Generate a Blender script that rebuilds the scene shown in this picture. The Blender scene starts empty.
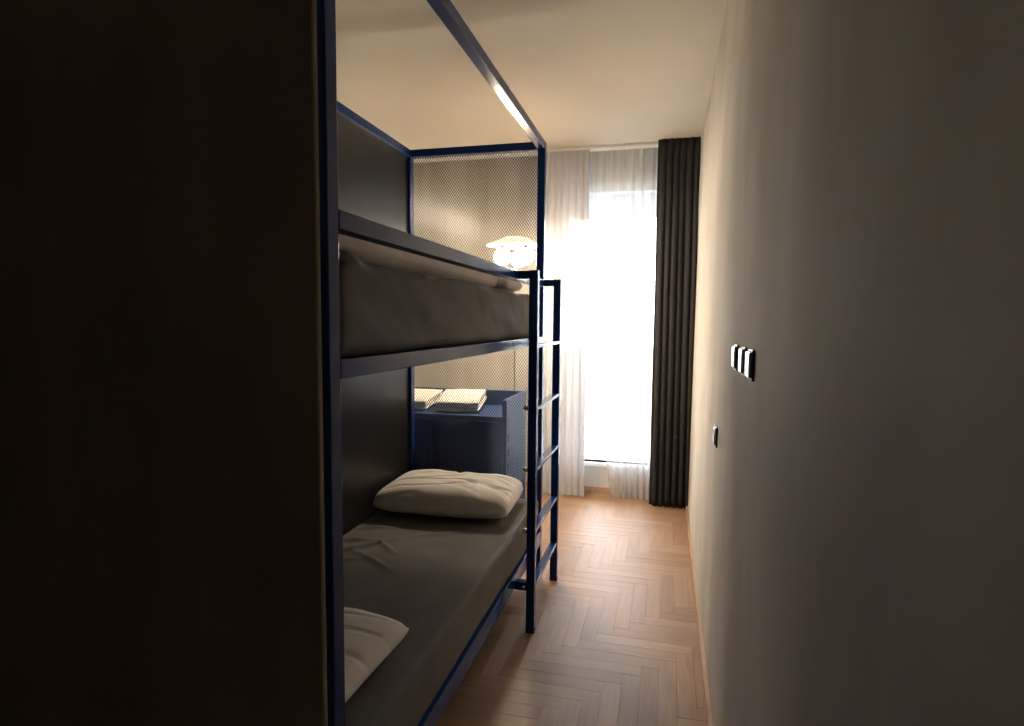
import bpy, bmesh, math, random
from mathutils import Vector, Matrix, noise

random.seed(7)
scene = bpy.context.scene
COL = scene.collection

# ------------------------------------------------------------------ camera
F_PX, W_PX = 575.0, 1024.0
CAM_H = 1.45
cam_data = bpy.data.cameras.new('camera')
cam_data.sensor_fit = 'HORIZONTAL'
cam_data.sensor_width = 36.0
cam_data.lens = F_PX * 36.0 / W_PX
cam_data.shift_x = -15.0 / W_PX
cam_data.clip_start = 0.02
cam = bpy.data.objects.new('camera', cam_data)
COL.objects.link(cam)
rot = Matrix(((0.97165861, -0.02692183, 0.2348505),
              (0.23617431, 0.06827309, -0.96930928),
              (0.01006161, 0.99730336, 0.07269638)))
cam.matrix_world = Matrix.Translation((0, 0, CAM_H)) @ rot.to_4x4()
scene.camera = cam

# ------------------------------------------------------------------ world and exposure
world = bpy.data.worlds.new('overcast_sky')
scene.world = world
world.use_nodes = True
bg = world.node_tree.nodes['Background']
bg.inputs['Color'].default_value = (0.86, 0.94, 1.0, 1)
bg.inputs['Strength'].default_value = 5.4
scene.view_settings.view_transform = 'Standard'
scene.view_settings.look = 'None'
scene.view_settings.exposure = 1.95
scene.view_settings.gamma = 1.0
scene.view_settings.use_curve_mapping = False
LAMP_STRENGTH = 78.0

# ------------------------------------------------------------------ room dimensions (metres)
XL, XR0, XR1 = -2.25, 0.194, 0.214      # left wall, right wall at floor / at ceiling
YB, YF = -1.30, 4.81                    # wall behind the camera, window wall
ZC = 2.83
WX0, WX1, WZ0, WZ1 = -0.90, 0.08, 0.262, 2.58   # window opening

# ------------------------------------------------------------------ material helpers
def mat(name, color=(0.5, 0.5, 0.5), rough=0.5, metal=0.0, spec=0.5, coat=0.0, build=None):
    m = bpy.data.materials.new(name)
    m.use_nodes = True
    nt = m.node_tree
    b = nt.nodes['Principled BSDF']
    b.inputs['Base Color'].default_value = (*color, 1)
    b.inputs['Roughness'].default_value = rough
    b.inputs['Metallic'].default_value = metal
    b.inputs['Specular IOR Level'].default_value = spec
    b.inputs['Coat Weight'].default_value = coat
    b.inputs['Coat Roughness'].default_value = 0.08
    if build:
        build(nt, b)
    return m

def N(nt, kind, **kw):
    n = nt.nodes.new(kind)
    for k, v in kw.items():
        setattr(n, k, v)
    return n

def noise_color(c1, c2, scale=(1, 1, 1), nscale=5.0, detail=4, lo=0.35, hi=0.65, bump=0.0, bdist=0.004, coord='Object', rough_var=None):
    def f(nt, b):
        tc = N(nt, 'ShaderNodeTexCoord')
        mp = N(nt, 'ShaderNodeMapping')
        mp.inputs['Scale'].default_value = scale
        nt.links.new(tc.outputs[coord], mp.inputs['Vector'])
        nz = N(nt, 'ShaderNodeTexNoise')
        nz.inputs['Scale'].default_value = nscale
        nz.inputs['Detail'].default_value = detail
        nt.links.new(mp.outputs['Vector'], nz.inputs['Vector'])
        cr = N(nt, 'ShaderNodeValToRGB')
        cr.color_ramp.elements[0].position = lo
        cr.color_ramp.elements[1].position = hi
        cr.color_ramp.elements[0].color = (*c1, 1)
        cr.color_ramp.elements[1].color = (*c2, 1)
        nt.links.new(nz.outputs['Fac'], cr.inputs['Fac'])
        nt.links.new(cr.outputs['Color'], b.inputs['Base Color'])
        if rough_var:
            mr = N(nt, 'ShaderNodeMapRange')
            mr.inputs['To Min'].default_value = rough_var[0]
            mr.inputs['To Max'].default_value = rough_var[1]
            nt.links.new(nz.outputs['Fac'], mr.inputs['Value'])
            nt.links.new(mr.outputs['Result'], b.inputs['Roughness'])
        if bump:
            bp = N(nt, 'ShaderNodeBump')
            bp.inputs['Strength'].default_value = bump
            bp.inputs['Distance'].default_value = bdist
            nt.links.new(nz.outputs['Fac'], bp.inputs['Height'])
            nt.links.new(bp.outputs['Normal'], b.inputs['Normal'])
    return f

def parquet(nt, b):
    tc = N(nt, 'ShaderNodeTexCoord')
    oi = N(nt, 'ShaderNodeObjectInfo')
    ge = N(nt, 'ShaderNodeNewGeometry')
    add = N(nt, 'ShaderNodeMath', operation='ADD')
    nt.links.new(oi.outputs['Random'], add.inputs[0])
    nt.links.new(ge.outputs['Random Per Island'], add.inputs[1])
    fr = N(nt, 'ShaderNodeMath', operation='FRACT')
    nt.links.new(add.outputs[0], fr.inputs[0])
    off = N(nt, 'ShaderNodeVectorMath', operation='SCALE')
    cmb = N(nt, 'ShaderNodeCombineXYZ')
    for i in range(3):
        nt.links.new(fr.outputs[0], cmb.inputs[i])
    nt.links.new(cmb.outputs[0], off.inputs[0])
    off.inputs['Scale'].default_value = 37.0
    va = N(nt, 'ShaderNodeVectorMath', operation='ADD')
    nt.links.new(tc.outputs['Object'], va.inputs[0])
    nt.links.new(off.outputs[0], va.inputs[1])
    mp = N(nt, 'ShaderNodeMapping')
    mp.inputs['Scale'].default_value = (2.5, 30, 30)
    nt.links.new(va.outputs[0], mp.inputs['Vector'])
    nz = N(nt, 'ShaderNodeTexNoise')
    nz.inputs['Scale'].default_value = 2.0
    nz.inputs['Detail'].default_value = 5
    nz.inputs['Distortion'].default_value = 0.6
    nt.links.new(mp.outputs[0], nz.inputs['Vector'])
    tone = N(nt, 'ShaderNodeValToRGB')
    tone.color_ramp.elements[0].color = (0.30, 0.175, 0.100, 1)
    tone.color_ramp.elements[1].color = (0.40, 0.250, 0.152, 1)
    e = tone.color_ramp.elements.new(0.5)
    e.color = (0.35, 0.212, 0.125, 1)
    nt.links.new(fr.outputs[0], tone.inputs['Fac'])
    gr = N(nt, 'ShaderNodeMix', data_type='RGBA', blend_type='MULTIPLY')
    gr.inputs[0].default_value = 1.0
    ramp = N(nt, 'ShaderNodeValToRGB')
    ramp.color_ramp.elements[0].position = 0.3
    ramp.color_ramp.elements[0].color = (0.80, 0.76, 0.72, 1)
    ramp.color_ramp.elements[1].position = 0.7
    ramp.color_ramp.elements[1].color = (1.08, 1.06, 1.04, 1)
    nt.links.new(nz.outputs['Fac'], ramp.inputs['Fac'])
    nt.links.new(tone.outputs['Color'], gr.inputs[6])
    nt.links.new(ramp.outputs['Color'], gr.inputs[7])
    nt.links.new(gr.outputs[2], b.inputs['Base Color'])
    mr = N(nt, 'ShaderNodeMapRange')
    mr.inputs['To Min'].default_value = 0.42
    mr.inputs['To Max'].default_value = 0.58
    nt.links.new(nz.outputs['Fac'], mr.inputs['Value'])
    nt.links.new(mr.outputs['Result'], b.inputs['Roughness'])

def thin_cloth(name, color, transp, transl):
    m = bpy.data.materials.new(name)
    m.use_nodes = True
    nt = m.node_tree
    nt.nodes.clear()
    out = N(nt, 'ShaderNodeOutputMaterial')
    tr = N(nt, 'ShaderNodeBsdfTransparent')
    tl = N(nt, 'ShaderNodeBsdfTranslucent')
    df = N(nt, 'ShaderNodeBsdfDiffuse')
    tl.inputs['Color'].default_value = (*color, 1)
    df.inputs['Color'].default_value = (*color, 1)
    m1 = N(nt, 'ShaderNodeMixShader')
    m1.inputs[0].default_value = transl
    nt.links.new(df.outputs[0], m1.inputs[1])
    nt.links.new(tl.outputs[0], m1.inputs[2])
    m2 = N(nt, 'ShaderNodeMixShader')
    # fine weave: the transparency varies in thin vertical threads
    tc = N(nt, 'ShaderNodeTexCoord')
    mp = N(nt, 'ShaderNodeMapping')
    mp.inputs['Scale'].default_value = (25, 25, 0.8)
    nt.links.new(tc.outputs['Object'], mp.inputs['Vector'])
    nz = N(nt, 'ShaderNodeTexNoise')
    nz.inputs['Scale'].default_value = 1.0
    nt.links.new(mp.outputs[0], nz.inputs['Vector'])
    mr = N(nt, 'ShaderNodeMapRange')
    mr.inputs['From Min'].default_value = 0.3
    mr.inputs['From Max'].default_value = 0.7
    mr.inputs['To Min'].default_value = transp * 0.8
    mr.inputs['To Max'].default_value = transp * 1.2
    nt.links.new(nz.outputs['Fac'], mr.inputs['Value'])
    nt.links.new(mr.outputs['Result'], m2.inputs[0])
    nt.links.new(m1.outputs[0], m2.inputs[1])
    nt.links.new(tr.outputs[0], m2.inputs[2])
    nt.links.new(m2.outputs[0], out.inputs['Surface'])
    return m

def glass_pane(name):
    m = bpy.data.materials.new(name)
    m.use_nodes = True
    nt = m.node_tree
    nt.nodes.clear()
    out = N(nt, 'ShaderNodeOutputMaterial')
    tr = N(nt, 'ShaderNodeBsdfTransparent')
    gl = N(nt, 'ShaderNodeBsdfGlossy')
    gl.inputs['Roughness'].default_value = 0.02
    mx = N(nt, 'ShaderNodeMixShader')
    mx.inputs[0].default_value = 0.06
    nt.links.new(tr.outputs[0], mx.inputs[1])
    nt.links.new(gl.outputs[0], mx.inputs[2])
    nt.links.new(mx.outputs[0], out.inputs['Surface'])
    return m

def emitter(name, color, strength):
    m = bpy.data.materials.new(name)
    m.use_nodes = True
    nt = m.node_tree
    nt.nodes.clear()
    out = N(nt, 'ShaderNodeOutputMaterial')
    em = N(nt, 'ShaderNodeEmission')
    em.inputs['Color'].default_value = (*color, 1)
    em.inputs['Strength'].default_value = strength
    nt.links.new(em.outputs[0], out.inputs['Surface'])
    return m

M = {}
M['wall'] = mat('limewashed_plaster', rough=0.85, spec=0.2,
                build=noise_color((0.44, 0.405, 0.345), (0.61, 0.57, 0.505), (3.0, 1.3, 0.5), 2.2, 6, 0.3, 0.7, 0.25, 0.004))
M['ceiling'] = mat('ceiling_paint', rough=0.9, spec=0.2,
                   build=noise_color((0.67, 0.645, 0.57), (0.71, 0.685, 0.61), (1, 1, 1), 1.5, 3))
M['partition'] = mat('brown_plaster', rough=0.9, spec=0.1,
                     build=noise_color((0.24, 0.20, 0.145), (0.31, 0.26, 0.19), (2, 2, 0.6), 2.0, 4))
M['subfloor'] = mat('joint_filler', (0.20, 0.12, 0.07), 0.8)
M['plank'] = mat('oak_parquet', (0.4, 0.24, 0.14), 0.36, spec=0.5, build=parquet)
M['wood_trim'] = mat('oak_trim', rough=0.45,
                     build=noise_color((0.40, 0.25, 0.15), (0.50, 0.33, 0.21), (20, 2, 20), 2.0, 4))
M['white_paint'] = mat('white_paint', rough=0.45,
                       build=noise_color((0.74, 0.73, 0.71), (0.80, 0.79, 0.77), (1, 1, 1), 3.0, 2))
M['blue'] = mat('navy_gloss_steel', rough=0.18, spec=0.20, coat=0.0,
                build=noise_color((0.008, 0.036, 0.180), (0.010, 0.044, 0.210), (1, 1, 1), 6.0, 2))
M['cab_blue'] = mat('blue_satin_steel', rough=0.45, spec=0.2,
                    build=noise_color((0.018, 0.055, 0.170), (0.022, 0.065, 0.195), (1, 1, 1), 5.0, 2))
M['panel'] = mat('black_lacquer_board', rough=0.34, spec=0.30,
                 build=noise_color((0.022, 0.020, 0.019), (0.028, 0.026, 0.024), (2, 2, 2), 2.0, 3))
M['mesh'] = mat('navy_steel_mesh', (0.02, 0.03, 0.06), 0.4,
                build=noise_color((0.014, 0.022, 0.050), (0.020, 0.030, 0.064), (1, 1, 1), 20.0, 2))
M['sheet'] = mat('charcoal_cotton', rough=0.8, spec=0.25,
                 build=noise_color((0.155, 0.148, 0.139), (0.185, 0.177, 0.167), (1, 1, 1), 7.0, 5, bump=0.15, bdist=0.003))
M['pillow'] = mat('white_cotton', rough=0.85, spec=0.2,
                  build=noise_color((0.84, 0.80, 0.75), (0.90, 0.86, 0.81), (1, 1, 1), 9.0, 4, bump=0.2, bdist=0.003))
M['duvet'] = mat('pale_pink_cotton', rough=0.85, spec=0.2,
                 build=noise_color((0.80, 0.73, 0.68), (0.88, 0.81, 0.76), (1, 1, 1), 8.0, 4, bump=0.2, bdist=0.004))
M['towel'] = mat('cream_terry', rough=0.95, spec=0.1,
                 build=noise_color((0.72, 0.68, 0.60), (0.84, 0.80, 0.72), (1, 1, 1), 90.0, 3, bump=0.5, bdist=0.003))
M['curtain'] = mat('charcoal_drape', rough=0.9, spec=0.15,
                   build=noise_color((0.030, 0.029, 0.029), (0.040, 0.039, 0.039), (40, 40, 4), 2.0, 3))
M['sheer'] = thin_cloth('white_voile', (0.66, 0.67, 0.69), 0.40, 0.10)
M['sheer_dense'] = thin_cloth('white_voile_gathered', (0.56, 0.57, 0.60), 0.028, 0.06)
M['shade'] = thin_cloth('lamp_shade_cloth', (0.60, 0.50, 0.38), 0.0, 0.45)
M['glass'] = glass_pane('window_glass')
M['lamp'] = emitter('opal_bulb', (1.0, 0.83, 0.62), LAMP_STRENGTH)
M['dark_metal'] = mat('dark_bronze', (0.03, 0.027, 0.024), 0.35, metal=0.6,
                      build=noise_color((0.026, 0.024, 0.021), (0.036, 0.032, 0.028), (1, 1, 1), 12, 2))
M['brass'] = mat('pale_brass', (0.6, 0.5, 0.35), 0.35, metal=0.9,
                 build=noise_color((0.56, 0.47, 0.33), (0.64, 0.54, 0.38), (1, 1, 1), 20, 2))
M['chrome'] = mat('polished_steel', (0.75, 0.75, 0.76), 0.18, metal=1.0,
                  build=noise_color((0.70, 0.70, 0.71), (0.80, 0.80, 0.81), (1, 1, 1), 30, 2))
M['black_plastic'] = mat('black_plastic', (0.012, 0.012, 0.013), 0.35,
                         build=noise_color((0.010, 0.010, 0.011), (0.015, 0.015, 0.016), (1, 1, 1), 20, 2))
M['concrete'] = mat('balcony_concrete', rough=0.9,
                    build=noise_color((0.20, 0.20, 0.20), (0.26, 0.26, 0.26), (1, 1, 1), 3, 4))
M['rubber'] = mat('black_rubber', (0.01, 0.01, 0.01), 0.7,
                  build=noise_color((0.009, 0.009, 0.009), (0.013, 0.013, 0.013), (1, 1, 1), 20, 2))

# ------------------------------------------------------------------ mesh helpers
def link(name, me, material=None, parent=None):
    if material is not None and not me.materials:
        me.materials.append(material)
    o = bpy.data.objects.new(name, me)
    COL.objects.link(o)
    if parent is not None:
        o.parent = parent
    return o

def from_bm(name, bm, material, parent=None, smooth=False):
    bmesh.ops.recalc_face_normals(bm, faces=bm.faces)
    me = bpy.data.meshes.new(name)
    bm.to_mesh(me)
    bm.free()
    if smooth:
        for p in me.polygons:
            p.use_smooth = True
    return link(name, me, material, parent)

def add_box(bm, x0, x1, y0, y1, z0, z1, bevel=0.0, seg=2):
    r = bmesh.ops.create_cube(bm, size=1.0)
    vs = r['verts']
    for v in vs:
        v.co = Vector((x0 + (v.co.x + 0.5) * (x1 - x0), y0 + (v.co.y + 0.5) * (y1 - y0), z0 + (v.co.z + 0.5) * (z1 - z0)))
    if bevel > 0:
        es = list({e for v in vs for e in v.link_edges})
        bmesh.ops.bevel(bm, geom=es, offset=bevel, segments=seg, profile=0.5, affect='EDGES')

def box(name, x0, x1, y0, y1, z0, z1, material, parent=None, bevel=0.0, seg=2):
    """A box whose origin is its own centre of the base, in parent space."""
    cx, cy = (x0 + x1) / 2, (y0 + y1) / 2
    bm = bmesh.new()
    add_box(bm, x0 - cx, x1 - cx, y0 - cy, y1 - cy, 0, z1 - z0, bevel, seg)
    o = from_bm(name, bm, material, None)
    if parent is not None:
        o.parent = parent
        o.location = Vector((cx, cy, z0)) - parent.location - (parent.parent.location if parent.parent else Vector())
    else:
        o.location = (cx, cy, z0)
    return o

def empty(name, loc, label=None, cat=None, group=None):
    o = bpy.data.objects.new(name, None)
    o.empty_display_size = 0.1
    COL.objects.link(o)
    o.location = loc
    tag(o, label, cat, group)
    return o

def tag(o, label=None, cat=None, group=None, kind=None):
    if label: o['label'] = label
    if cat: o['category'] = cat
    if group: o['group'] = group
    if kind: o['kind'] = kind
    return o

def struct(o, label):
    o['kind'] = 'structure'
    o['label'] = label
    return o

def prism_wall(name, corners, z0, z1, material):
    """Vertical slab over a floor polygon (list of (x, y))."""
    bm = bmesh.new()
    lo = [bm.verts.new((x, y, z0)) for x, y in corners]
    hi = [bm.verts.new((x, y, z1)) for x, y in corners]
    n = len(corners)
    bm.faces.new(lo[::-1]); bm.faces.new(hi)
    for i in range(n):
        bm.faces.new((lo[i], lo[(i + 1) % n], hi[(i + 1) % n], hi[i]))
    return from_bm(name, bm, material)

# ------------------------------------------------------------------ room shell
T = 0.12
floor = struct(box('floor', XL - T, XR0 + T, YB - T, YF + 0.3, -0.20, -0.010, M['subfloor']), 'oak herringbone parquet floor of the narrow room')
struct(box('ceiling', XL - T, XR1 + T, YB - T, YF + 0.3, ZC, ZC + 0.15, M['ceiling']), 'plain warm off-white ceiling')

bm = bmesh.new()
vs = [bm.verts.new(p) for p in ((XR0, YB, -0.01), (XR0 + T, YB, -0.01), (XR1 + T, YB, ZC), (XR1, YB, ZC),
                                (XR0, YF, -0.01), (XR0 + T, YF, -0.01), (XR1 + T, YF, ZC), (XR1, YF, ZC))]
for q in ((0, 1, 2, 3), (7, 6, 5, 4), (0, 4, 5, 1), (1, 5, 6, 2), (2, 6, 7, 3), (3, 7, 4, 0)):
    bm.faces.new([vs[i] for i in q])
struct(from_bm('wall_right', bm, M['wall']), 'bare grey-beige streaky plaster wall on the right')
struct(box('wall_left', XL - T, XL, YB, YF, -0.01, ZC, M['wall']), 'beige plaster wall behind the bunk bed')
struct(box('wall_back', XL - T, XR1 + T, YB - T, YB, -0.01, ZC, M['wall']), 'plaster wall behind the viewer')

# window wall with its opening
bm = bmesh.new()
add_box(bm, XL - T, WX0, YF, YF + 0.25, -0.01, ZC)
add_box(bm, WX1, XR1 + T, YF, YF + 0.25, -0.01, ZC)
add_box(bm, WX0, WX1, YF, YF + 0.25, WZ1, ZC)
add_box(bm, WX0, WX1, YF, YF + 0.25, -0.01, WZ0)
struct(from_bm('wall_window', bm, M['wall']), 'end wall with the tall bright window')

# dark partition that ends beside the near bed post
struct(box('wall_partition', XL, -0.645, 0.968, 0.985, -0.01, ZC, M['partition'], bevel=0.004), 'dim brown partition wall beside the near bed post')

# window
win = bpy.data.objects.new('window_1', None)
COL.objects.link(win)
win.location = ((WX0 + WX1) / 2, YF + 0.12, WZ0)
struct(win, 'tall overexposed white window behind sheer curtains')
fw = 0.055
box('window_frame', WX0, WX0 + fw, YF + 0.09, YF + 0.15, WZ0, WZ1, M['white_paint'], win, 0.004)
box('window_frame', WX1 - fw, WX1, YF + 0.09, YF + 0.15, WZ0, WZ1, M['white_paint'], win, 0.004)
box('window_frame', WX0 + fw, WX1 - fw, YF + 0.09, YF + 0.15, WZ1 - fw, WZ1, M['white_paint'], win, 0.004)
box('window_frame', WX0 + fw, WX1 - fw, YF + 0.09, YF + 0.15, WZ0 - 0.03, WZ0 + 0.002, M['white_paint'], win, 0.004)
box('window_pane', WX0 + fw, WX1 - fw, YF + 0.118, YF + 0.122, WZ0 + 0.002, WZ1 - fw, M['glass'], win)
box('window_sill', WX0 - 0.02, WX1 + 0.02, YF - 0.025, YF + 0.09, WZ0 - 0.03, WZ0, M['white_paint'], win, 0.004)
# slab of the balcony above, outside
struct(box('balcony_slab', -3.0, 2.2, YF + 0.26, YF + 1.75, WZ1 + 0.02, WZ1 + 0.2, M['concrete'], bevel=0.01), 'concrete balcony slab above the window outside')

# paved ground outside
struct(box('ground_outside', -14, 14, YF + 0.4, YF + 40, -0.75, -0.55, M['concrete']), 'pale paved ground outside the window')

# skirting
struct(prism_wall('baseboard_right', [(XR0 - 0.014, 0.0), (XR0 + 0.001, 0.0), (XR0 + 0.001, YF), (XR0 - 0.014, YF)], 0, 0.035, M['wood_trim']), 'thin light wood skirting along the right wall')
struct(box('baseboard_window', XL, XR0 - 0.014, YF - 0.014, YF, 0, 0.055, M['wood_trim'], bevel=0.003), 'light wood skirting below the window')
# curtain track
struct(box('trim_1', XL + 0.02, -0.085, 4.615, 4.715, ZC - 0.022, ZC, M['white_paint'], bevel=0.004), 'white curtain track along the ceiling')

# ------------------------------------------------------------------ parquet
PW, PN = 0.071, 6
PL = PW * PN
gap, pt = 0.0002, 0.0100
full_me = {}
def plank_mesh(l, w):
    bm = bmesh.new()
    add_box(bm, -l / 2 + gap, l / 2 - gap, -w / 2 + gap, w / 2 - gap, -pt, 0)
    top = [e for e in bm.edges if all(abs(v.co.z) < 1e-6 for v in e.verts)]
    bmesh.ops.bevel(bm, geom=top, offset=0.0005, segments=1, affect='EDGES')
    bmesh.ops.recalc_face_normals(bm, faces=bm.faces)
    me = bpy.data.meshes.new('plank')
    bm.to_mesh(me); bm.free()
    me.materials.append(M['plank'])
    return me
full = plank_mesh(PL, PW)
rects = []
FX0, FX1, FY0, FY1 = XL, XR0, YB, YF
for s in range(-140, 140):
    for t in range(-20, 20):
        ox, oy = (s + t * PN) * PW - 0.35, (s - t * PN) * PW + 1.6
        for (x, y, w, h, hor) in ((ox, oy, PL, PW, True), (ox, oy + PW, PW, PL, False)):
            x0, x1, y0, y1 = max(x, FX0), min(x + w, FX1), max(y, FY0), min(y + h, FY1)
            if x1 - x0 < 0.012 or y1 - y0 < 0.012:
                continue
            rects.append((x0, x1, y0, y1, hor))
near = [r for r in rects if (r[0] + r[1]) / 2 > -0.86 and 0.45 < (r[2] + r[3]) / 2]
rest = [r for r in rects if r not in near]
for x0, x1, y0, y1, hor in near:
    l, w = (x1 - x0, y1 - y0) if hor else (y1 - y0, x1 - x0)
    me = full if abs(l - PL) < 1e-4 and abs(w - PW) < 1e-4 else plank_mesh(l, w)
    o = link('plank', me, None, floor)
    o.location = Vector(((x0 + x1) / 2, (y0 + y1) / 2, random.uniform(-0.0006, 0.0))) - floor.location
    o.rotation_euler.z = 0 if hor else math.pi / 2
bm = bmesh.new()
for x0, x1, y0, y1, hor in rest:
    add_box(bm, x0 + gap, x1 - gap, y0 + gap, y1 - gap, -pt, 0)
o = from_bm('plank_field', bm, M['plank'], None)
o.parent = floor
o.location = -floor.location
o['kind'] = 'stuff'

# ------------------------------------------------------------------ bunk bed
BX0, BX1 = -1.478, -0.658        # wall side, room side (outer faces)
BY0, BY1 = 1.028, 3.12          # near end, far end (outer faces)
TB = 0.042                       # steel tube
ZT = 2.41
bed = empty('bunk_bed', ((BX0 + BX1) / 2, (BY0 + BY1) / 2, 0),
            'tall navy steel bunk bed with mesh end panel and fixed side ladder', 'bunk bed')
B = M['blue']
bv = 0.003
for x in (BX0, BX1 - TB):
    for y in (BY0, BY1 - TB):
        p = box('post', x, x + TB, y, y + TB, 0.008, ZT, B, bed, bv)
        box('foot_cap', x - 0.001, x + TB + 0.001, y - 0.001, y + TB + 0.001, 0.0, 0.010, M['rubber'], p)
# long rails (top, guard, upper bunk, lower bunk)
def rail_y(name, x, z0, z1):
    return box(name, x, x + TB, BY0 + TB, BY1 - TB, z0, z1, B, bed, bv)
def rail_x(name, y, z0, z1):
    return box(name, BX0 + TB, BX1 - TB, y, y + TB, z0, z1, B, bed, bv)
rail_y('top_rail', BX1 - TB, ZT - TB, ZT)
rail_y('top_rail', BX0, ZT - TB, ZT)
rail_x('top_rail', BY1 - TB, ZT - TB, ZT)
rail_x('top_rail', BY0, ZT - TB, ZT)
rail_y('guard_rail', BX1 - TB, 1.635, 1.675)
for z0, z1 in ((1.324, 1.366), (0.198, 0.272)):
    rail_y('side_rail', BX1 - TB, z0, z1)
    rail_y('side_rail', BX0, z0, z1)
    rail_x('end_rail', BY0, z0, z1)
    rail_x('end_rail', BY1 - TB, z0, z1)
# boards that carry the mattresses
box('mattress_board', BX0 + TB, BX1 - TB, BY0 + TB, BY1 - TB, 1.350, 1.366, M['panel'], bed)
box('mattress_board', BX0 + TB, BX1 - TB, BY0 + TB, BY1 - TB, 0.256, 0.272, M['panel'], bed)
# centre support legs
for x in (-0.80, -1.30):
    box('support_leg', x, x + 0.035, 2.36, 2.395, 0.0, 0.256, B, bed, bv)
# wall side panels
box('side_panel', BX0 + 0.008, BX0 + 0.026, BY0 + TB, BY1 - TB, 1.366, ZT - TB, M['panel'], bed, 0.001)
box('side_panel', BX0 + 0.008, BX0 + 0.026, BY0 + TB, BY1 - TB, 0.272, 1.324, M['panel'], bed, 0.001)
# near end panel (behind the partition)
box('end_panel', BX0 + TB, BX1 - TB, BY0 + 0.012, BY0 + 0.028, 0.272, 1.324, M['panel'], bed, 0.001)

# expanded steel mesh at the far end: zig-zag strands, each joined to its neighbours at the knots
def mesh_panel(name, x0, x1, z0, z1, y):
    sw, lw, st, th = 0.0074, 0.0205, 0.0029, 0.0018
    verts, faces = [], []
    nx = int((x1 - x0) / sw)
    nz = int((z1 - z0) / (lw / 2))
    for i in range(nx):
        xc = x0 + (i + 0.5) * sw
        ring = []
        for k in range(nz + 1):
            z = z0 + k * (z1 - z0) / nz
            sgn = 1 if (k + i) % 2 == 0 else -1
            x = xc + sgn * (sw / 2 - st * 0.35)
            yy = y + sgn * 0.0012
            n = len(verts)
            verts += [(x - st / 2, yy - th / 2, z), (x + st / 2, yy - th / 2, z), (x + st / 2, yy + th / 2, z), (x - st / 2, yy + th / 2, z)]
            ring.append(n)
        for a, b in zip(ring, ring[1:]):
            for q in range(4):
                faces.append((a + q, a + (q + 1) % 4, b + (q + 1) % 4, b + q))
    me = bpy.data.meshes.new(name)
    me.from_pydata(verts, [], faces)
    o = link(name, me, M['mesh'], bed)
    o.location = -bed.location
    o['kind'] = 'stuff'
    o['label'] = 'expanded steel mesh'
    return o
my = BY1 - TB - 0.004
mesh_panel('mesh_panel', BX0 + TB - 0.004, BX1 - TB + 0.004, 1.360, ZT - TB + 0.004, my)
mesh_panel('mesh_panel', BX0 + TB - 0.004, BX1 - TB + 0.004, 0.268, 1.328, my)

# ladder on the room side
LX0, LX1 = -0.603, -0.563
NY, FY = 2.512, 3.078
stile_n = box('ladder_stile', LX0, LX1, NY, NY + 0.04, 0.008, 1.677, B, bed, bv)
stile_f = box('ladder_stile', LX0, LX1, FY, FY + 0.04, 0.008, 1.677, B, bed, bv)
for st, y in ((stile_n, NY), (stile_f, FY)):
    box('foot_cap', LX0 - 0.001, LX1 + 0.001, y - 0.001, y + 0.041, 0.0, 0.010, M['rubber'], st)
for y in (NY, FY):
    box('ladder_bracket', BX1, LX0, y + 0.002, y + 0.038, 1.640, 1.675, B, bed, bv)
box('ladder_bracket', BX1, LX0, NY + 0.002, NY + 0.038, 0.200, 0.240, B, bed, bv)
RUNGS = (1.345, 1.058, 0.772, 0.485, 0.222)
for z in RUNGS:
    box('ladder_rung', LX0 + 0.001, LX1 - 0.001, NY + 0.04, FY, z - 0.016, z, B, bed, 0.002)
def dome(name, loc, r, axis, material, parent):
    bm = bmesh.new()
    bmesh.ops.create_uvsphere(bm, u_segments=14, v_segments=8, radius=r)
    for v in bm.verts:
        v.co.z = v.co.z + r * 0.9
    o = from_bm(name, bm, material, None, True)
    o.parent = parent
    o.rotation_euler = axis
    base = parent.location + (parent.parent.location if parent.parent else Vector())
    o.location = Vector(loc) - base
    return o
for z in RUNGS[1:]:
    dome('bolt_cap', (LX0 - 0.001, NY + 0.012, z - 0.004), 0.0125, (0, -math.pi / 2, 0), M['chrome'], stile_n)

# ------------------------------------------------------------------ soft things
def ridge(p, a, b, w, h):
    ax, ay = a; bx, by = b
    dx, dy = bx - ax, by - ay
    t = max(0, min(1, ((p[0] - ax) * dx + (p[1] - ay) * dy) / (dx * dx + dy * dy)))
    d2 = (p[0] - ax - t * dx) ** 2 + (p[1] - ay - t * dy) ** 2
    return h * math.exp(-d2 / (w * w)) * math.sin(math.pi * (0.08 + 0.84 * t))

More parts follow.
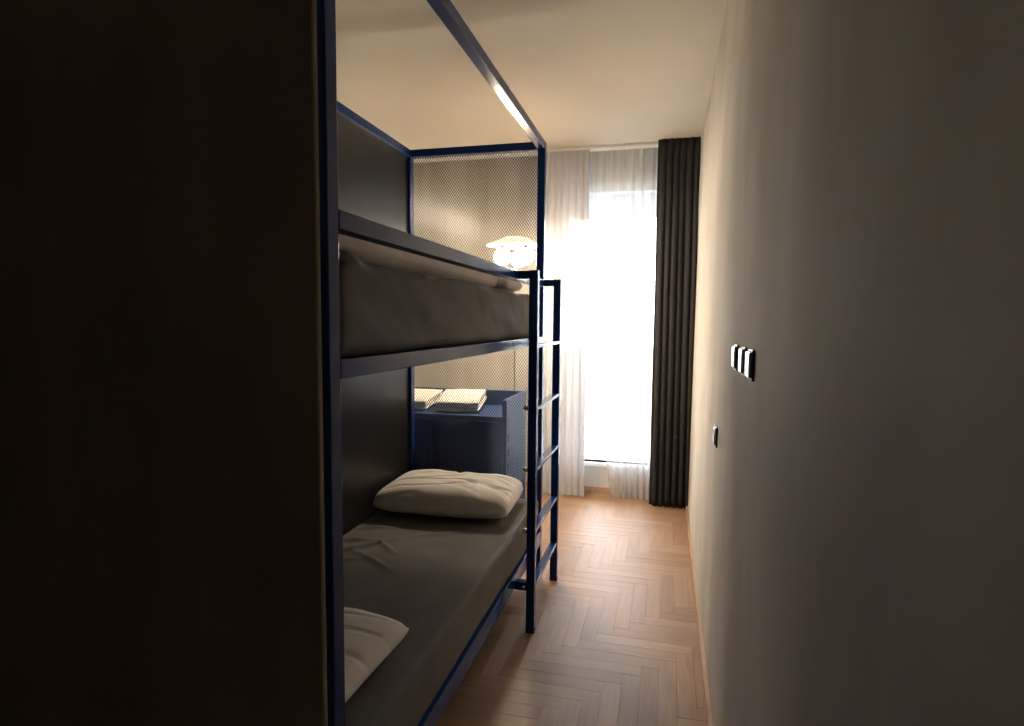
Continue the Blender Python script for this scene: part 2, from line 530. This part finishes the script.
def rounded_slab(name, sx, sy, sz, r, nx, ny, nz, material, disp):
    """Box sx*sy*sz standing on z=0 with rounded edges and a displacement disp(p, normal) -> metres along normal."""
    bm = bmesh.new()
    verts = {}
    def V(i, j, k):
        key = (i, j, k)
        if key not in verts:
            p = Vector(((i / nx - 0.5) * sx, (j / ny - 0.5) * sy, (k / nz - 0.5) * sz))
            c = Vector((max(-sx / 2 + r, min(sx / 2 - r, p.x)), max(-sy / 2 + r, min(sy / 2 - r, p.y)), max(-sz / 2 + r, min(sz / 2 - r, p.z))))
            d = p - c
            n = d.normalized() if d.length > 1e-9 else Vector((0, 0, 1))
            q = c + n * r if d.length > 1e-9 else p
            q.z += sz / 2
            q = q + n * disp(q, n)
            q.z = max(q.z, 0.0)
            verts[key] = bm.verts.new(q)
        return verts[key]
    for i in range(nx):
        for j in range(ny):
            bm.faces.new((V(i, j, nz), V(i + 1, j, nz), V(i + 1, j + 1, nz), V(i, j + 1, nz)))
            bm.faces.new((V(i, j, 0), V(i, j + 1, 0), V(i + 1, j + 1, 0), V(i + 1, j, 0)))
    for i in range(nx):
        for k in range(nz):
            bm.faces.new((V(i, 0, k), V(i + 1, 0, k), V(i + 1, 0, k + 1), V(i, 0, k + 1)))
            bm.faces.new((V(i, ny, k), V(i, ny, k + 1), V(i + 1, ny, k + 1), V(i + 1, ny, k)))
    for j in range(ny):
        for k in range(nz):
            bm.faces.new((V(0, j, k), V(0, j, k + 1), V(0, j + 1, k + 1), V(0, j + 1, k)))
            bm.faces.new((V(nx, j, k), V(nx, j + 1, k), V(nx, j + 1, k + 1), V(nx, j, k + 1)))
    return from_bm(name, bm, material, None, True)

mx0, mx1, my0, my1 = BX0 + 0.048, BX1 - 0.004, BY0 + 0.046, BY1 - 0.052
MW, ML = mx1 - mx0, my1 - my0
mcx, mcy = (mx0 + mx1) / 2, (my0 + my1) / 2

creases = [((-0.36, -0.02), (-0.10, 0.26), 0.012, 0.0170), ((-0.34, -0.10), (-0.16, 0.02), 0.011, 0.0153),
           ((-0.38, 0.16), (-0.22, 0.22), 0.012, 0.0153), ((-0.25, 0.10), (0.02, -0.06), 0.013, 0.0119),
           ((-0.36, 0.32), (-0.18, 0.38), 0.012, 0.0136), ((-0.05, 0.30), (0.16, 0.42), 0.015, 0.0102),
           ((-0.30, -0.30), (-0.12, -0.12), 0.013, 0.0136), ((-0.20, 0.22), (-0.04, 0.10), 0.010, 0.0102)]
def lower_disp(p, n):
    d = 0.004 * noise.noise(Vector((p.x * 4, p.y * 4, p.z * 6)))
    d += 0.002 * noise.noise(Vector((p.x * 14, p.y * 9, p.z * 10 + 5)))
    if n.z > 0.6:
        for a, b, w, h in creases:
            d += ridge((p.x, p.y), a, b, w, h)
    if n.x > 0.6:
        d += 0.003 * noise.noise(Vector((3, p.y * 8, p.z * 4)))
        d -= 0.003
    return d
lower_m = rounded_slab('mattress', MW - 0.004, ML - 0.010, 0.190, 0.020, 90, 190, 20, M['sheet'], lower_disp)
lower_m.location = (mcx, mcy, 0.2725)
tag(lower_m, 'lower bunk mattress under a smooth charcoal fitted sheet', 'mattress')

def upper_disp(p, n):
    d = 0.006 * noise.noise(Vector((p.x * 3, p.y * 3.5, p.z * 5 + 9)))
    if n.x > 0.5:
        y, z = p.y, p.z
        d += 0.007 * noise.noise(Vector((7, y * 4 + z * 6, z * 8)))
        d += 0.0016 * noise.noise(Vector((2, y * 18 + z * 22, z * 6)))
        d -= 0.006
    if n.z > 0.3:
        d += 0.008 * noise.noise(Vector((p.x * 2, p.y * 6, 3)))
        d += 0.004 * noise.noise(Vector((p.x * 2, p.y * 15, 8)))
        d += 0.014 * math.exp(-((p.y + ML / 2 - 0.075) / 0.05) ** 2) * max(0, min(1, (p.x + 0.1) / 0.3))
    return d
upper_m = rounded_slab('mattress', MW - 0.010, ML - 0.024, 0.218, 0.030, 40, 170, 24, M['sheet'], upper_disp)
upper_m.location = (mcx, mcy, 1.3665)
tag(upper_m, 'upper bunk mattress in a rumpled charcoal sheet behind the guard rail', 'mattress')

def pillow(name, w, d, t, seed, material, flange=0.0, wrinkle=1.0, n=56):
    bm = bmesh.new()
    top, bot = [], []
    def shape(i, j, s):
        u, v = -1 + 2 * i / n, -1 + 2 * j / n
        pu, pv = abs(u), abs(v)
        pinch = 0.02
        x = u * w / 2 * (1 - pinch * (1 - pv ** 2) * pu ** 3)
        y = v * d / 2 * (1 - pinch * (1 - pu ** 2) * pv ** 3)
        rc = 1 - 0.045 * (pu * pv) ** 5
        x *= rc; y *= rc
        fu, fv = max(0.0, 1 - (pu / (1 - flange)) ** 3.2) if pu < 1 - flange else 0.0, max(0.0, 1 - (pv / (1 - flange)) ** 3.2) if pv < 1 - flange else 0.0
        g = (fu * fv) ** 0.34
        q = Vector((x * 5 + seed, y * 5, s * 3.0))
        wr = noise.noise(q) * 0.10 + noise.noise(q * 2.3) * 0.05
        # folds fan in from the edges
        fold = noise.noise(Vector((u * 2.2 + v * 3.5 + seed, v * 1.1, s))) ** 3 * 0.5
        crease = abs(noise.noise(Vector((u * 1.2 - v * 2.4 + seed * 2, u * 0.5 + v * 0.9, s + 4))))
        fold -= 0.16 * math.exp(-(crease / 0.05) ** 2)
        z = t * 0.5 * g * (1 + wrinkle * (wr + fold))
        return Vector((x, y, s * z * (1.0 if s > 0 else 0.62)))
    for i in range(n + 1):
        rt, rb = [], []
        for j in range(n + 1):
            edge = i in (0, n) or j in (0, n)
            v = bm.verts.new(shape(i, j, 1) if not edge else Vector((*shape(i, j, 1)[:2], 0.0)))
            rt.append(v)
            rb.append(v if edge else bm.verts.new(shape(i, j, -1) - Vector((0, 0, 0.0015))))
        top.append(rt); bot.append(rb)
    for i in range(n):
        for j in range(n):
            bm.faces.new((top[i][j], top[i + 1][j], top[i + 1][j + 1], top[i][j + 1]))
            f = (bot[i][j], bot[i][j + 1], bot[i + 1][j + 1], bot[i + 1][j])
            if len(set(f)) == 4 and f != (top[i][j], top[i][j + 1], top[i + 1][j + 1], top[i + 1][j]):
                try:
                    bm.faces.new(f)
                except ValueError:
                    pass
    lo = min(v.co.z for v in bm.verts)
    for v in bm.verts:
        v.co.z -= lo
    return from_bm(name, bm, material, None, True)

MT = 0.2725 + 0.190
p1 = pillow('pillow', 0.71, 0.46, 0.20, 3.1, M['pillow'])
p1.location = (-1.075, 2.785, MT + 0.003)
p1.rotation_euler = (0, 0, math.radians(3))
tag(p1, 'plump white pillow at the far end of the lower bunk by the mesh', 'pillow')
p2 = pillow('pillow', 0.69, 0.47, 0.145, 8.4, M['pillow'], flange=0.03)
p2.location = (-1.075, 1.345, MT + 0.003)
p2.rotation_euler = (0, 0, math.radians(-2))
tag(p2, 'white flanged pillow in the near corner of the lower bunk', 'pillow')

# pale duvet lying on the upper bunk, behind the guard rail
UT = 1.3665 + 0.218
def duvet_disp(p, n):
    d = 0.014 * noise.noise(Vector((p.x * 3, p.y * 3, p.z * 3)))
    d += 0.007 * noise.noise(Vector((p.x * 7, p.y * 11, p.z * 7)))
    if n.z > 0.3:
        y = p.y
        d -= 0.045 * max(0.0, min(1.0, (y + 0.25) / 0.35))
        d -= 0.02 * math.exp(-((y + 0.42) / 0.03) ** 2)
    return d
dv = rounded_slab('duvet', 0.56, 1.55, 0.135, 0.05, 30, 90, 10, M['duvet'], duvet_disp)
dv.location = (-1.08, 1.93, UT + 0.014)
tag(dv, 'pale pinkish duvet laid out on the upper bunk behind the guard rail', 'duvet')
p3 = pillow('pillow', 0.60, 0.32, 0.13, 5.7, M['pillow'])
p3.location = (-1.05, 2.87, UT + 0.004)
tag(p3, 'white pillow on the upper bunk at the end nearest the lamp', 'pillow')

# ------------------------------------------------------------------ blue cabinet behind the mesh, with towels
CX0, CX1, CY0, CY1 = -1.80, -0.900, 3.22, 3.70
CZ, CR = 0.885, 0.985
cab = empty('storage_chest', ((CX0 + CX1) / 2, (CY0 + CY1) / 2, 0), 'navy blue steel storage chest with raised rim behind the mesh panel', 'chest')
K = M['cab_blue']
box('body', CX0, CX1, CY0, CY1, 0.10, CZ, K, cab, 0.004)
box('back_rim', CX0, CX1, CY1 - 0.022, CY1, CZ, CR, K, cab, 0.003)
box('side_rim', CX1 - 0.028, CX1, CY0, CY1 - 0.022, CZ, CR, K, cab, 0.003)
box('side_rim', CX0, CX0 + 0.022, CY0, CY1 - 0.022, CZ, CR, K, cab, 0.003)
for i in range(2):
    a = CX0 + 0.02 + i * (CX1 - CX0 - 0.02) / 2
    dr = box('door', a, a + (CX1 - CX0 - 0.06) / 2, CY0 - 0.014, CY0, 0.13, CZ - 0.03, K, cab, 0.003)
    hx = a + ((CX1 - CX0 - 0.06) / 2 - 0.03 if i == 0 else 0.018)
    box('door_handle', hx, hx + 0.012, CY0 - 0.030, CY0 - 0.014, 0.55, 0.67, M['dark_metal'], dr, 0.003)
for i in range(7):
    z = 0.22 + i * 0.085
    box('side_slat', CX1, CX1 + 0.006, CY0 + 0.03, CY1 - 0.03, z, z + 0.045, K, cab, 0.002)
for x in (CX0 + 0.02, CX1 - 0.055):
    for y in (CY0 + 0.02, CY1 - 0.055):
        box('leg', x, x + 0.035, y, y + 0.035, 0, 0.10, K, cab, 0.002)

def towel(name, w, d, h, seed, layers, label):
    t = empty(name, (0, 0, 0), label, 'towel', 'folded towels on the blue chest')
    lh = h / layers
    for k in range(layers):
        def dd(p, n, k=k):
            return 0.006 * noise.noise(Vector((p.x * 14 + seed, p.y * 14, p.z * 20 + k * 7))) + 0.002 * noise.noise(Vector((p.x * 60 + seed, p.y * 60, k)))
        s = rounded_slab('fold', w - 0.008 * (k % 2), d - 0.01 * (k % 2), lh + 0.002, lh * 0.48, 18, 24, 6, M['towel'], dd)
        s.parent = t
        s.location = (0.004 * math.sin(seed + k), 0.003 * math.cos(seed * 2 + k), k * lh)
    return t
t1 = towel('towel', 0.27, 0.34, 0.062, 2.0, 3, 'folded cream towel lying in the middle of the blue chest')
t1.location = (-1.265, 3.455, CZ + 0.024); t1.rotation_euler = (math.radians(7.5), 0, math.radians(9))
t2 = towel('towel', 0.25, 0.32, 0.060, 6.0, 3, 'folded cream towel on the blue chest, partly hidden by the bed post')
t2.location = (-1.575, 3.45, CZ + 0.022); t2.rotation_euler = (math.radians(7), 0, math.radians(2))

# ------------------------------------------------------------------ floor lamp between the bed end and the window
LXY = (-1.015, 3.83)
lampo = empty('floor_lamp', (*LXY, 0), 'glowing warm floor lamp with round bulbs behind the mesh by the window', 'lamp')
def child(name, bm, material, loc, smooth=True):
    o = from_bm(name, bm, material, None, smooth)
    o.parent = lampo
    o.location = loc
    return o
def cyl(r1, r2, h, seg=32, caps=True):
    bm = bmesh.new()
    bmesh.ops.create_cone(bm, cap_ends=caps, segments=seg, radius1=r1, radius2=r2, depth=h)
    for v in bm.verts:
        v.co.z += h / 2
    return bm
child('base', cyl(0.12, 0.11, 0.02), M['dark_metal'], (0, 0, 0), False)
child('pole', cyl(0.006, 0.006, 1.95, 12), M['brass'], (0, 0, 0.02), False)
child('shade', cyl(0.20, 0.07, 0.055, 40), M['shade'], (0, 0, 1.960), False)
for k in range(3):
    a = math.radians(90 + 120 * k)
    x, y = 0.092 * math.cos(a), 0.092 * math.sin(a)
    child('bulb_holder', cyl(0.016, 0.016, 0.03, 16), M['dark_metal'], (x, y, 1.932), False)
    bm = bmesh.new()
    bmesh.ops.create_uvsphere(bm, u_segments=24, v_segments=16, radius=0.056)
    child('bulb', bm, M['lamp'], (x, y, 1.882))

# ------------------------------------------------------------------ curtains
def drape(name, x0, x1, y, z0, z1, folds, amp, material, seed, top_amp=0.45, xleft=None, n_x=None, n_z=40, thick=0.0):
    n_x = n_x or folds * 14
    bm = bmesh.new()
    grid = []
    for k in range(n_z + 1):
        w = k / n_z
        z = z1 + (z0 - z1) * w
        row = []
        for i in range(n_x + 1):
            u = i / n_x
            xa = x0 if xleft is None else x0 + (xleft - x0) * min(1, max(0, (w - 0.10) / 0.9)) ** 1.2
            irr = 0.18 * noise.noise(Vector((u * folds * 0.9 + seed, w * 0.6, 1)))
            ph = 2 * math.pi * (u * folds + irr)
            a = amp * (top_amp + (1 - top_amp) * min(1, w * 3)) * (0.75 + 0.5 * noise.noise(Vector((u * folds * 0.7, seed, w))))
            if w < 0.05:
                ph2 = ph * 2
                yy = a * (0.6 * math.sin(ph) + 0.4 * math.sin(ph2))
            else:
                yy = a * (math.sin(ph) + 0.18 * math.sin(2 * ph + 1))
            x = xa + (x1 - xa) * u + 0.30 * amp * math.cos(ph) * (0 if i in (0, n_x) else 1) + 0.004 * noise.noise(Vector((u * 9, w * 4, seed)))
            row.append(bm.verts.new((x, y + yy, z)))
        grid.append(row)
    for k in range(n_z):
        for i in range(n_x):
            bm.faces.new((grid[k][i], grid[k + 1][i], grid[k + 1][i + 1], grid[k][i + 1]))
    # origin at the base
    cx = (x0 + x1) / 2
    for v in bm.verts:
        v.co -= Vector((cx, y, z0))
    o = from_bm(name, bm, material, None, True)
    o.location = (cx, y, z0)
    if thick:
        md = o.modifiers.new('thickness', 'SOLIDIFY')
        md.thickness = thick
        md.offset = 0
    return o
dk = drape('curtain', -0.100, 0.197, 4.565, 0.012, ZC - 0.002, 6, 0.040, M['curtain'], 2.0, thick=0.003)
tag(dk, 'dark charcoal pleated curtain drawn into the corner by the right wall', 'curtain')
s1 = drape('sheer_curtain', -1.02, -0.630, 4.640, 0.012, ZC - 0.020, 7, 0.016, M['sheer_dense'], 5.0, n_z=30)
tag(s1, 'white sheer curtain panel hanging next to the bunk bed ladder', 'curtain', 'sheer window curtains')
s2 = drape('sheer_curtain', -0.665, -0.06, 4.695, 0.008, ZC - 0.020, 8, 0.016, M['sheer'], 11.0, xleft=-0.42, n_z=30)
tag(s2, 'white sheer curtain panel hanging against the dark curtain, over the bright window', 'curtain', 'sheer window curtains')

# ------------------------------------------------------------------ sockets and switch on the right wall
def wall_x(z):
    return XR0 + (XR1 - XR0) * z / ZC
def wall_unit(name, y, z, w, h, label, cat, group=None):
    x = wall_x(z)
    o = empty(name, (x, y, z - h / 2), label, cat, group)
    box('plate', x - 0.006, x + 0.0005, y - w / 2, y + w / 2, z - h / 2, z + h / 2, M['black_plastic'], o, 0.003)
    box('rocker', x - 0.013, x - 0.006, y - w / 2 + 0.006, y + w / 2 - 0.006, z - h / 2 + 0.006, z + h / 2 - 0.006, M['chrome'], o, 0.004)
    return o
wall_unit('light_switch', 1.79, 1.350, 0.080, 0.076, 'chrome light switch on the right wall, farthest of the row of three', 'switch', 'switches on the right wall')
wall_unit('light_switch', 1.62, 1.350, 0.080, 0.076, 'chrome light switch on the right wall, middle of the row of three', 'switch', 'switches on the right wall')
wall_unit('light_switch', 1.48, 1.350, 0.080, 0.076, 'chrome light switch on the right wall, nearest of the row of three', 'switch', 'switches on the right wall')
wall_unit('wall_socket', 2.33, 1.010, 0.075, 0.078, 'small dark wall socket set alone below the switches', 'socket')
